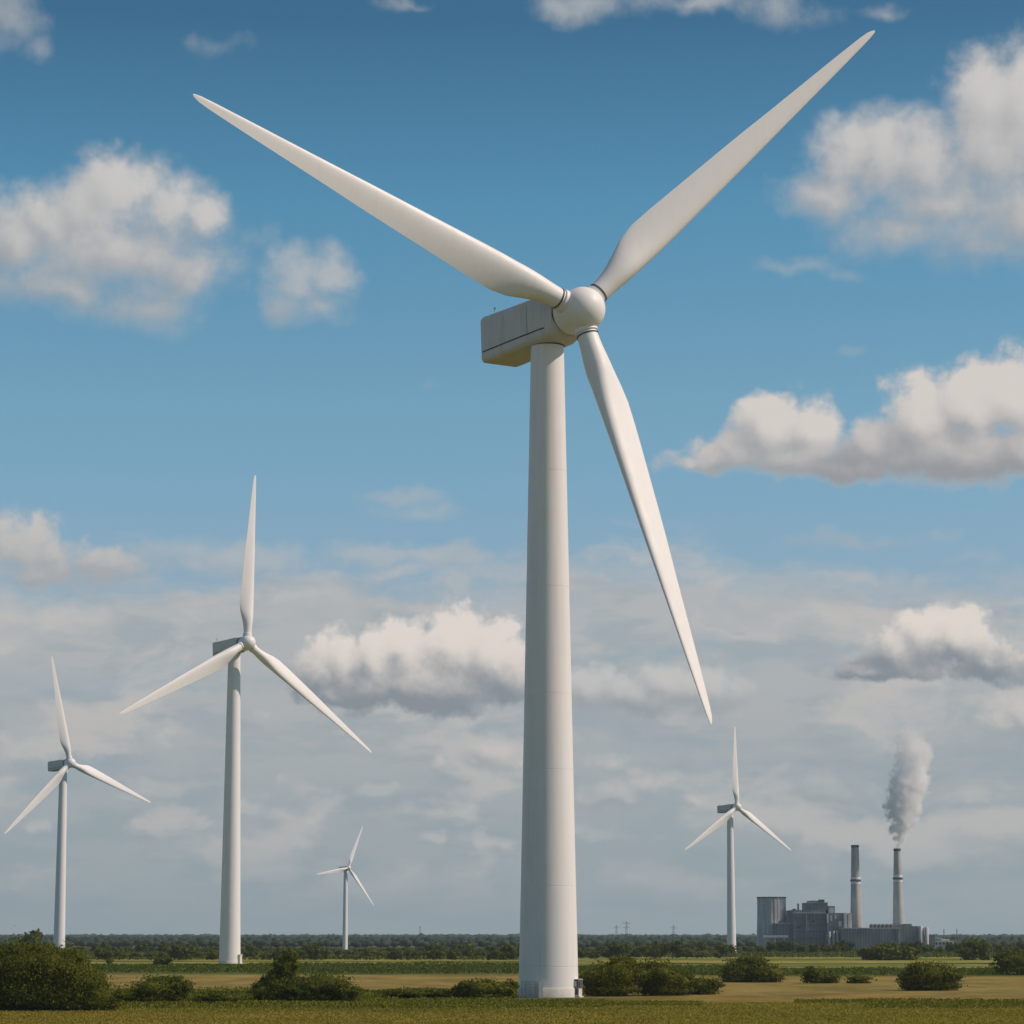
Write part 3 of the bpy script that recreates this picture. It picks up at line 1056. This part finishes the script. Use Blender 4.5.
    secs = [(L0, 17, 19, 13, 0), (L0 - 3, 20, 22, 12, 0), (L0 - 10, 21.5, 23.5, 9, 0), (L0 - 22, 23, 24.5, 7, 0), (L0 - 60, 23.5, 24.5, 6, 0), (L1 + 18, 23.5, 25.2, 5.0, 0.5), (L1 + 4, 23.2, 25.2, 4.5, 0.6), (L1 + 1, 22.5, 24.4, 4.5, 0.6),
            (L1, 21, 22.8, 4.2, 0.6)]
    nac = MB().loft([ring_n(*s) for s in secs]).build('nacelle', NACG, t, True, H, 32)
    # seam between shell and belly, both sides; roof edge strips
    sm = MB()
    for sg in (-1, 1):
        rr4 = []
        for (z, w) in ((L0 - 13, 21.9), (L0 - 22, 23.0), (L0 - 60, 23.5), (L1 + 18, 23.5), (L1 + 4.5, 23.22)):
            c = H + a * (z * u) + e1 * (sg * w * u) + e2 * (-13.2 * u)
            w_, o_, i_ = e2 * (0.65 * u), e1 * (sg * 0.3 * u), e1 * (-sg * 0.8 * u)
            c += (e1 * (-sg * w * u) + e2 * (13.2 * u)) * (0.0 if detail else 0.2)
            rr4.append([c + w_ + o_, c - w_ + o_, c - w_ + i_, c + w_ + i_])
        sm.loft(rr4)
    sm.build('seam_strip', SEAM, nac, False, H)
    if detail:
        for zz in (L0 - 42, L0 - 84):
            for sg in (-1, 1):
                c = H + a * (zz * u) + e1 * (sg * 23.42 * u)
                q4 = []
                for yy in (-12, 17):
                    p = c + e2 * (yy * u)
                    q4.append([p + a * .16 * u + e1 * sg * .25 * u, p - a * .16 * u + e1 * sg * .25 * u, p - a * .16 * u - e1 * sg * .8 * u, p + a * .16 * u - e1 * sg * .8 * u])
                MB().loft(q4).build('panel_joint', STEEL, nac, False, H)
    # front gap ring
    MB().lathe([(19.6 * u, -22 * u), (19.6 * u, -17.2 * u)], H, a, 48).build('main_bearing', SEAM, nac, True, H)
    # roof sensors
    ms = MB()
    m0 = H + a * ((L1 + 16) * u) + e1 * (-14 * u) + e2 * ((23.5 if detail else 18.5) * u)
    ms.tube(m0, m0 + e2 * (11 * u), 0.5 * u, 6)
    ms.tube(m0 + e2 * (10.2 * u) - a * (2.2 * u), m0 + e2 * (10.2 * u) + a * (1.4 * u), 0.35 * u, 6)
    ms.tube(m0 + e2 * (10.2 * u) + a * (1.4 * u), m0 + e2 * (8.0 * u) + a * (1.4 * u), 0.7 * u, 6)
    ms.tube(m0 - a * (5 * u) - e2 * u, m0 + e2 * (2.5 * u) - a * (5 * u), 0.4 * u, 6)
    ms.build('wind_sensor', STEEL, nac, False, H)
    if not detail or True:
        rf = MB()
        c = H + a * ((L0 - 40) * u) + e2 * ((23.8 if detail else 18.9) * u)
        rf.loft([[c + e1 * x * u + a * z * u + e2 * (0.0 if k == 0 else 1.6) * u for (x, z) in ((-9, -18), (9, -18), (9, 18), (-9, 18))] for k in (0, 1)])
        rf.build('roof_hatch', NACG, nac, False, H)
    # yaw bearing under the nacelle
    MB().lathe([(rt * 1.0, top_z - 0.2), (rt * 1.06, top_z - 0.1), (rt * 1.06, top_z + 6 * u)], (base.x, base.y, 0), (0, 0, 1), 48).build('yaw_bearing', SEAM if detail else DARKG, tower, True, base)
    # hub with its round nose
    q_ = 1.0 if detail else 0.86
    pr_ = [(19 * u * q_, -17.5 * u), (21.5 * u * q_, -17 * u), (22.6 * u * q_, -13 * u), (23 * u * q_, -6 * u), (23 * u * q_, 6 * u)]
    for i in range(1, 15):
        an = i / 15 * math.pi / 2
        pr_.append((23 * math.cos(an) * u * q_, (6 + 22.5 * math.sin(an) * q_) * u))
    pr_.append((0.3 * u, (6 + 22.5 * q_) * u))
    hub = MB().lathe(pr_, H, a, 56).build('hub', BLADE, t, True, H, 60)
    # blades
    Ls = []
    for tp in tips:
        rr = ray(*tp)
        s = (H - CAM).dot(a) / rr.dot(a)
        Ls.append((CAM + rr * s - H).length)
    med = sorted(Ls)[1]
    for bi, (tp, Lp) in enumerate(zip(tips, Ls)):
        rr = ray(*tp)
        s0 = (H - CAM).dot(a) / rr.dot(a)
        want = med + (Lp - med) * mixlen
        best = min((s0 * (0.85 + 0.0003 * i) for i in range(1001)),
                   key=lambda s: abs((CAM + rr * s - H).length - want) + 0.06 * abs((CAM + rr * s - H).dot(a)))
        if cone:
            best = min((s0 * (0.7 + 0.0003 * i) for i in range(2001)), key=lambda s: abs((CAM + rr * s - H).dot(a) / (CAM + rr * s - H).length - cone[bi]))
        T = CAM + rr * best - H
        L = T.length
        b = T.normalized()
        cdir = a.cross(b).normalized()                 # trailing edge side
        nd = b.cross(cdir)
        if nd.dot(a) < 0:
            nd = -nd
        rings = []
        start = 17.0 * u
        NS = 46
        for i in range(NS + 1):
            tt = i / NS
            tt = tt if tt < 0.9 else 0.9 + 0.1 * (1 - (1 - (tt - 0.9) / 0.1) ** 2)
            ch, th, tw, cf = interp(CHORD, tt)
            dist = start + (L - start) * tt
            bt = R(tw + 2)
            cx = cdir * math.cos(bt) - nd * math.sin(bt)
            ny = nd * math.cos(bt) + cdir * math.sin(bt)
            rings.append([H + b * dist + cx * (x * u) + ny * (y * u) for (x, y) in airfoil(ch, th, cf)])
        bo = MB().loft(rings).build('blade', BLADE, t, True, H, 60)
        rc = MB()
        rc.lathe([(10.6 * u, 19 * u), (12.2 * u, 19.5 * u), (12.2 * u, 25.5 * u), (11.6 * u, 26 * u), (10.6 * u, 26.2 * u)], H, b, 40)
        rc.build('root_collar', BLADE, bo, True, H, 35)
        if not detail:
            continue
        MB().lathe([(10.4 * u, 28.2 * u), (11.4 * u, 28.2 * u), (11.4 * u, 29.5 * u), (10.4 * u, 29.5 * u)], H, b, 40).build('root_seal', SEAM, bo, True, H, 35)
    print('TURBINE', label, 'D', round(base.y), 'hub', [round(c, 1) for c in H], 'ov/u', round(ov / u, 1), 'R', [round(x, 1) for x in Ls], 'u', round(u, 3))
    return t


GT = 'wind turbines standing in the fields'
turbine(548.6, 997.0, (579.6, 310.6), [(193, 94), (875, 31), (711, 724)], 33.6, 58.8, 1.0, 'huge white wind turbine in the centre with its cabinet and railing at the foot', 34, 3, True, 0.5, GT, (0.0, 0.2, 0.25))
turbine(229.7, 963.5, (247, 643), [(119, 714), (255.5, 475), (371.5, 753)], 12.2, 21.0, 0.375, 'second tallest white wind turbine, standing left of the huge one', 40, 4, False, 0.5, GT)
turbine(59, 951.5, (70, 763), [(4, 834), (52, 656), (151, 803)], 7.6, 11.5, 0.245, 'slim white wind turbine rising behind the big bush on the left', 42, 4, False, 0.5, GT)
turbine(345, 949.5, (348.5, 868), [(316.5, 874), (363, 826), (374, 906)], 3.8, 5.2, 0.10, 'smallest far white wind turbine, its foot hidden behind the treeline', 40, 4, False, 0.6, GT)
turbine(731.7, 954.5, (737, 807), [(684.5, 850), (735, 726), (791.5, 851)], 6.0, 9.0, 0.187, 'white wind turbine standing just left of the power station', 38, 4, False, 0.5, GT)


# ------------------------------------------------------------------ power station
def clad(name, c, rib=0.5, var=0.2, rough=0.6):
    """ribbed metal or concrete cladding with weather stains"""
    m, t, b = mat_new(name)
    g = t.node('ShaderNodeNewGeometry')
    p = g.outputs['Position']
    x, y, z = t.sep(p)
    w = t.m('SINE', t.m('MULTIPLY', t.m('ADD', x, t.m('MULTIPLY', y, 0.7)), 2 * math.pi / (rib * 6)))
    n = t.noise(t.vm('MULTIPLY', p, (1, 1, 0.15)), 0.25, 5, 0.65)
    n2 = t.noise(p, 0.08, 4, 0.6)
    k = t.m('ADD', t.m('MULTIPLY', w, 0.12), t.m('ADD', n, t.m('MULTIPLY', n2, 0.6)))
    dk = tuple(q * (1 - 2 * var) for q in c)
    lt = tuple(q * (1 + var) for q in c)
    t.put(b.inputs['Base Color'], t.mix(t.rng(k, 0.5, 1.1), dk, lt))
    b.inputs['Roughness'].default_value = rough
    return m


GREYM = clad('grey_cladding', (0.165, 0.185, 0.205))
LIGHTM = clad('pale_cladding', (0.52, 0.51, 0.49), 0.8, 0.12)
HALLM = clad('stained_hall_cladding', (0.27, 0.275, 0.275), 0.4, 0.3)
CONCM = clad('chimney_concrete', (0.44, 0.43, 0.41), 0.9, 0.15)
SILOM = clad('silo_concrete', (0.42, 0.43, 0.44), 0.35, 0.2)
BAND = plain('chimney_white_band', (0.75, 0.74, 0.72), 0.7)
GLASSD = plain('dark_windows', (0.03, 0.036, 0.042), 0.25)
ROOFM = plain('roof_felt', (0.10, 0.105, 0.11), 0.9)
YP = 2566.0
SP = YP / F


def X(px, Y=YP):
    return at(px, HZ, Y).x


def Z(py, Y=YP):
    return at(512, py, Y).z


def pbox(mb, x0, x1, ytop, ybot, d0, d1):
    """box given in photo columns/rows at distance YP+d0 .. YP+d1"""
    return mb.box(X(x0), X(x1), YP + d0, YP + d1, max(0.0, Z(ybot)) if ybot < 947 else 0.0, Z(ytop))


ps = empty('power_station', (X(842), YP, 0), 'grey blocky power station building with stepped roofs behind the trees', 'power station')


def part(name, m, boxes, parent=ps):
    mb = MB()
    for bx in boxes:
        pbox(mb, *bx)
    return mb.build(name, m, parent, False)


# turbine house block, stepped
blk = part('boiler_house', GREYM, [(793, 826, 910, 948, 0, 60), (808, 829, 902.5, 910.2, 6, 50), (813, 824, 900.5, 902.6, 10, 40)])
part('roof_vent', ROOFM, [(799, 800.4, 903.5, 910.1, 8, 12), (820, 825.5, 899.4, 902.4, 4, 9), (809.5, 812, 901, 902.6, 12, 20), (795, 797.5, 908.6, 910.1, 8, 20)], blk)
part('parapet', LIGHTM, [(792.6, 826.4, 912.6, 913.3, -0.8, -0.05), (807.8, 829.2, 902.2, 902.9, 5.2, 5.95)], blk)
for yb in (918.5, 924.6, 931.2, 938.0):
    part('louvre_band', ROOFM, [(794.4, 825.2, yb, yb + 0.55, -0.25, -0.03)], blk)
part('window_block', GLASSD, [(797, 800.5, 926.5, 928, -0.25, -0.03)], blk)
part('window_block', GLASSD, [(812, 815, 920.5, 922.2, -0.25, -0.03)], blk)
part('pipe_run', STEEL, [(806.2, 806.9, 914, 946, -0.9, -0.03)], blk)
up = part('upper_stair_tower', GREYM, [(829.2, 836, 906, 948, 4, 40)])
part('pale_facing', LIGHTM, [(829.4, 835.6, 907.5, 913, 3.6, 3.97), (831, 833.5, 914, 924, 3.6, 3.97)], up)  # panels in the pale cladding colour on the stair tower's front
mid = part('annex', GREYM, [(826.4, 843, 913, 948, -4, 46)])
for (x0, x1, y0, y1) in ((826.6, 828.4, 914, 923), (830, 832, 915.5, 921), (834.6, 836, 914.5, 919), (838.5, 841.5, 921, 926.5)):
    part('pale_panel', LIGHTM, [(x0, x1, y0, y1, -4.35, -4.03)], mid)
pil = part('pale_tower', LIGHTM, [(843.2, 851.2, 913, 948, -7, 34)])
part('dark_strip', GLASSD, [(846.8, 847.5, 914.5, 928, -7.3, -7.03)], pil)  # thin dark strip standing just proud of the pale tower's front
west = part('west_wing', GREYM, [(775.5, 792.8, 923.5, 948, 4, 50)])
part('roof_edge', LIGHTM, [(775.2, 792.9, 922.9, 923.6, 3.6, 49)], west)
part('conveyor_bridge', LIGHTM, [(761.5, 786.5, 935.2, 937.6, -16, -9), (764, 765.5, 937.6, 948, -14, -11), (773, 774.4, 937.6, 948, -14, -11), (782, 783.4, 937.6, 948, -14, -11)])
def silo_col(name, x0, x1, ytop, d, parent=ps):
    xc, r_ = (X(x0) + X(x1)) / 2, (X(x1) - X(x0)) / 2
    zt = Z(ytop)
    return MB().lathe([(r_, 0), (r_, zt - 0.4), (r_ * 0.85, zt)], (xc, YP + d, 0), (0, 0, 1), 20).build(name, LIGHTM, parent, True)


silo_col('pale_column', 826.0, 828.6, 931.5, -17)
silo_col('pale_column', 830.4, 832.6, 931, -17)
silo_col('pale_column', 834.0, 836.6, 930.2, -17)
part('column_backing', GREYM, [(824.6, 838.2, 932.4, 948, -13, -4.8)])
hall = part('turbine_hall', HALLM, [(838.4, 895.8, 928.6, 948, -30, 20)])
part('roof_edge', LIGHTM, [(838.0, 896.2, 927.8, 928.7, -30.6, 20.6)], hall)
ribs = [(840 + i * 3.1, 840.8 + i * 3.1, 930.4, 947.2, -30.5, -30.02) for i in range(18)]
part('wall_rib', GREYM, ribs, hall)
east = part('east_block', GREYM, [(896, 915, 926.2, 948, -22, 18), (903.5, 910.5, 923.9, 926.3, -10, 8), (898.5, 901.5, 924.4, 926.3, -10, 2)])
silo_col('east_tower', 915.0, 918.8, 926, -24)
silo_col('east_tower', 920.6, 924.8, 927.2, -24)
part('east_link', GREYM, [(918.7, 920.9, 928, 948, -20, 6), (924.7, 932, 934.6, 948, -16, 20)])
lowp = part('low_shed', LIGHTM, [(932.2, 940, 937.4, 939, -8, 16), (932.2, 952.5, 940.6, 948, -8, 16), (941, 949, 939.0, 940.5, -2, 12)])
part('shed_window', GLASSD, [(934 + i * 3.6, 936 + i * 3.6, 942, 944.5, -8.3, -8.03) for i in range(5)], lowp)
part('pipe_rack', STEEL, [(933 + i * 2.4, 933.5 + i * 2.4, 935.8, 940.6, 18, 18.5) for i in range(8)] + [(932.5, 951, 936.6, 937.1, 18, 18.4)])
# dark vessels on the roof behind the hall
tk = MB()
for i in range(6):
    xx = X(872 + i * 3.9, YP + 45)
    tk.lathe([(2.2, 0), (2.2, Z(925.2)), (1.6, Z(924.2)), (0.2, Z(923.7))], (xx, YP + 45, 0), (0, 0, 1), 14)
tk.build('roof_vessel', ROOFM, ps, True)

# silo, a thing of its own
sl = empty('concrete_silo', (X(772), YP + 30, 0), 'wide tapered grey concrete cooling tower at the left end of the power station', 'cooling tower')
cx_ = X(772, YP + 30)
mb = MB()
nr = 48
hs = Z(897.2, YP + 30)
rings = []
for (f, rr) in ((0, 14.3), (.2, 13.9), (.4, 13.45), (.6, 13.1), (.8, 12.9), (.97, 12.9), (.972, 13.2), (1.0, 13.2)):
    rings.append([(cx_ + (rr + (0.22 if i % 2 else -0.1)) * math.cos(2 * math.pi * i / nr), YP + 30 + (rr + (0.22 if i % 2 else -0.1)) * math.sin(2 * math.pi * i / nr), f * hs) for i in range(nr)])
mb.loft(rings).build('shell', SILOM, sl, False)
MB().lathe([(13.4, hs - 0.9), (13.5, hs - 0.5), (13.5, hs + 0.25), (12.4, hs + 0.25)], (cx_, YP + 30, 0), (0, 0, 1), 48).build('rim', ROOFM, sl, True)


def chimney(px_b, wbp, px_t, wtp, ytop, yband, label, dY):
    Y = YP + dY
    s = Y / F
    x = X((px_b + px_t) / 2, Y)
    h = Z(ytop, Y)
    t = empty('chimney', (x, Y, 0), label, 'chimney', 'chimneys of the power station')
    rb_, rt_ = wbp / 2 * s, wtp / 2 * s
    rr = lambda z: rb_ + (rt_ - rb_) * z / h
    sh = MB().lathe([(rr(0) * 1.04, 0)] + [(rr(h * i / 12), h * i / 12) for i in range(1, 12)] + [(rr(h), h)], (x, Y, 0), (0, 0, 1), 32).build('shaft', CONCM, t, True)
    zb = Z(yband, Y)
    MB().lathe([(rr(zb), zb + .6), (rr(zb) + .12, zb + .6), (rr(zb) + .12, zb + 2.6), (rr(zb), zb + 2.6)], (x, Y, 0), (0, 0, 1), 32, False, False).build('white_band', BAND, sh, True)
    MB().lathe([(rr(zb), zb - 3.4), (rr(zb) + .12, zb - 3.4), (rr(zb) + .12, zb - 1.5), (rr(zb), zb - 1.5)], (x, Y, 0), (0, 0, 1), 32, False, False).build('white_band', BAND, sh, True)
    MB().lathe([(rr(zb), zb - 1.4), (rr(zb) + .75, zb - 1.1), (rr(zb) + .75, zb + .2), (rr(zb), zb + .5)], (x, Y, 0), (0, 0, 1), 32, False, False).build('platform', DARKG, sh, True)
    MB().lathe([(rt_ + .05, h - 2.4), (rt_ + .35, h - 2.2), (rt_ + .35, h - .2), (rt_ * .8, h + .1), (rt_ * .75, h - .5)], (x, Y, 0), (0, 0, 1), 32).build('cap', DARKG, sh, True)
    return x, Y, h, rt_


chimney(857.8, 13.4, 855.4, 7.2, 845, 880, 'left grey chimney with white rings and no smoke', 40)
cxs, cys, chh, crt = chimney(900, 13.4, 897.9, 6.6, 848.5, 878, 'right grey chimney with white rings, trailing smoke', 24)

# ------------------------------------------------------------------ smoke
smk = [(898, 846, 3.6), (899, 838, 6.5), (901, 829, 10), (903, 818, 13), (904, 806, 15.5), (907, 794, 17), (910, 783, 17), (912, 772, 15.5), (913, 762, 15), (915, 752, 16.5), (912, 742, 15), (908, 734, 10)]
bm = bmesh.new()
for (px, py, rp) in smk:
    p = at(px, py, cys)
    bmesh.ops.create_icosphere(bm, subdivisions=3, radius=rp * 1.45 * SP, matrix=Matrix.Translation(p - Vector((cxs, cys, chh))))
me = bpy.data.meshes.new('smoke_plume')
bm.to_mesh(me)
bm.free()
tmp = bpy.data.objects.new('smoke_tmp', me)
COL.objects.link(tmp)
rm = tmp.modifiers.new('r', 'REMESH')
rm.mode = 'VOXEL'
rm.voxel_size = 1.6
dg = bpy.context.evaluated_depsgraph_get()
me2 = bpy.data.meshes.new_from_object(tmp.evaluated_get(dg))
bpy.data.objects.remove(tmp)
me2.name = 'smoke_plume'
smo = bpy.data.objects.new('smoke_plume', me2)
smo.location = (cxs, cys, chh)
COL.objects.link(smo)
tag(smo, 'white smoke plume drifting up from the right chimney', 'smoke')
m = bpy.data.materials.new('smoke')
m.use_nodes = True
t = NT(m.node_tree)
t.n.clear()
om = t.node('ShaderNodeOutputMaterial')
pvn = t.node('ShaderNodeVolumePrincipled')
g = t.node('ShaderNodeNewGeometry')
pos = t.vm('SUBTRACT', g.outputs['Position'], (cxs, cys, chh))
wq = t.vm('MULTIPLY', t.vm('SUBTRACT', t.noise(pos, 0.055, 4, 0.6, out='Color'), (0.5, 0.5, 0.5)), (22, 22, 16))
posw = t.vm('ADD', pos, wq)
acc = None
for (px, py, rp) in smk:
    p = at(px, py, cys) - Vector((cxs, cys, chh))
    r_ = rp * SP
    s = t.m('SUBTRACT', 1.0, t.vm('LENGTH', t.vm('MULTIPLY_ADD', posw, (1 / r_,) * 3, tuple(-c / r_ for c in p))))
    if acc is None:
        acc = s
    else:
        n = t.node('ShaderNodeMath', operation='SMOOTH_MAX')
        t.put(n.inputs[0], acc)
        t.put(n.inputs[1], s)
        n.inputs[2].default_value = 0.3
        acc = n.outputs[0]
nz = t.noise(pos, 0.11, 6, 0.62)
acc = t.m('ADD', acc, t.m('MULTIPLY', t.m('SUBTRACT', nz, 0.5), 2.3))
acc = t.m('ADD', acc, 0.22)
den = t.rng(acc, 0.08, 0.42, 0, 1, True)
px_, py_, pz_ = t.sep(pos)
fade = t.rng(pz_, 10, 112, 0.30, 0.036)
t.put(pvn.inputs['Density'], t.m('MULTIPLY', den, fade))
pvn.inputs['Color'].default_value = (0.999, 0.999, 0.999, 1)
pvn.inputs['Anisotropy'].default_value = 0.1
t.l.new(pvn.outputs[0], om.inputs['Volume'])
me2.materials.clear()
me2.materials.append(m)

# ------------------------------------------------------------------ far masts
def mast(px, ytop, Y, arms, label):
    b = at(px, HZ, Y)
    h = at(px, ytop, Y).z
    mb = MB()
    w = 2.0 if arms else 0.55
    for sx in (-1, 1):
        for sy in (-1, 1):
            mb.tube((b.x + sx * w, Y + sy * w, 0), (b.x + sx * .3, Y + sy * .3, h), 0.2 if arms else 0.16, 5, 0.14)
    nseg = 7
    for i in range(nseg):
        f0_, f1_ = i / nseg, (i + 1) / nseg
        w0, w1_ = w + (.3 - w) * f0_, w + (.3 - w) * f1_
        for sy in (-1, 1):
            mb.tube((b.x - w0, Y + sy * w0, f0_ * h), (b.x + w1_, Y + sy * w1_, f1_ * h), 0.07, 4)
            mb.tube((b.x + w0, Y + sy * w0, f0_ * h), (b.x - w1_, Y + sy * w1_, f1_ * h), 0.07, 4)
    t = empty('pylon' if arms else 'radio_mast', (b.x, Y, 0), label, 'pylon' if arms else 'mast')
    mb.build('lattice', DARKG, t)
    for (f, wd) in arms:
        am = MB()
        am.tube((b.x - wd, Y, f * h), (b.x + wd, Y, f * h), 0.18, 5)
        am.tube((b.x - wd, Y, f * h), (b.x, Y, f * h + 2), 0.1, 5)
        am.tube((b.x + wd, Y, f * h), (b.x, Y, f * h + 2), 0.1, 5)
        am.build('crossarm', DARKG, t)
    return t


mast(626.5, 921, 3600, [(0.9, 5), (0.72, 4)], 'taller far lattice pylon right of the big tower')
mast(616.5, 925, 3900, [(0.88, 4)], 'shorter far lattice pylon right of the big tower')
mast(673.5, 925, 3700, [(0.85, 4)], 'lone far pylon between the big tower and the right turbine')
mast(420, 926, 3200, [], 'thin far mast over the woods between the small turbine and the big tower')
for px, lb in ((944, 'left'), (957, 'right')):
    mast(px, 929, 3300, [], 'faint thin mast, %s one of the two behind the low sheds' % lb)

# posts beside the big tower's foot
for (px, yb, hgt, lean, wd, lb) in ((599.5, 995.2, 1.9, -0.5, 0.16, 'pale leaning post in the grass right of the big tower'),
                                    (587.5, 994.6, 2.6, 0.0, 0.07, 'thin grey post nearest the big tower base'),
                                    (591.5, 994.8, 1.6, 0.05, 0.08, 'thin grey post between the leaning post and the tower')):
    p = ground(px, yb)
    mb = MB().tube((p.x, p.y, -0.2), (p.x + lean, p.y, hgt), wd, 8, wd * 0.85)
    mb.lathe([(wd * 1.1, 0), (wd * 1.15, 0.06), (wd * .5, 0.12)], (p.x + lean, p.y, hgt - .02), (lean, 0, hgt), 8)
    o = mb.build('post', CABW if wd > .1 else STEEL, None, True, p)
    tag(o, lb, 'post')

# ------------------------------------------------------------------ air
hz = MB().box(-24500, 24500, -600, 24500, -1.0, 262.0).build('haze', bpy.data.materials.new('haze_air'))
hm = hz.data.materials[0]
hm.use_nodes = True
t = NT(hm.node_tree)
t.n.clear()
om = t.node('ShaderNodeOutputMaterial')
pvn = t.node('ShaderNodeVolumePrincipled')
pvn.inputs['Color'].default_value = (0.70, 0.86, 0.97, 1)
pvn.inputs['Density'].default_value = 0.00004
pvn.inputs['Anisotropy'].default_value = 0.2
t.l.new(pvn.outputs[0], om.inputs['Volume'])
tag(hz, 'pale air haze over the plain', 'haze', kind='stuff')
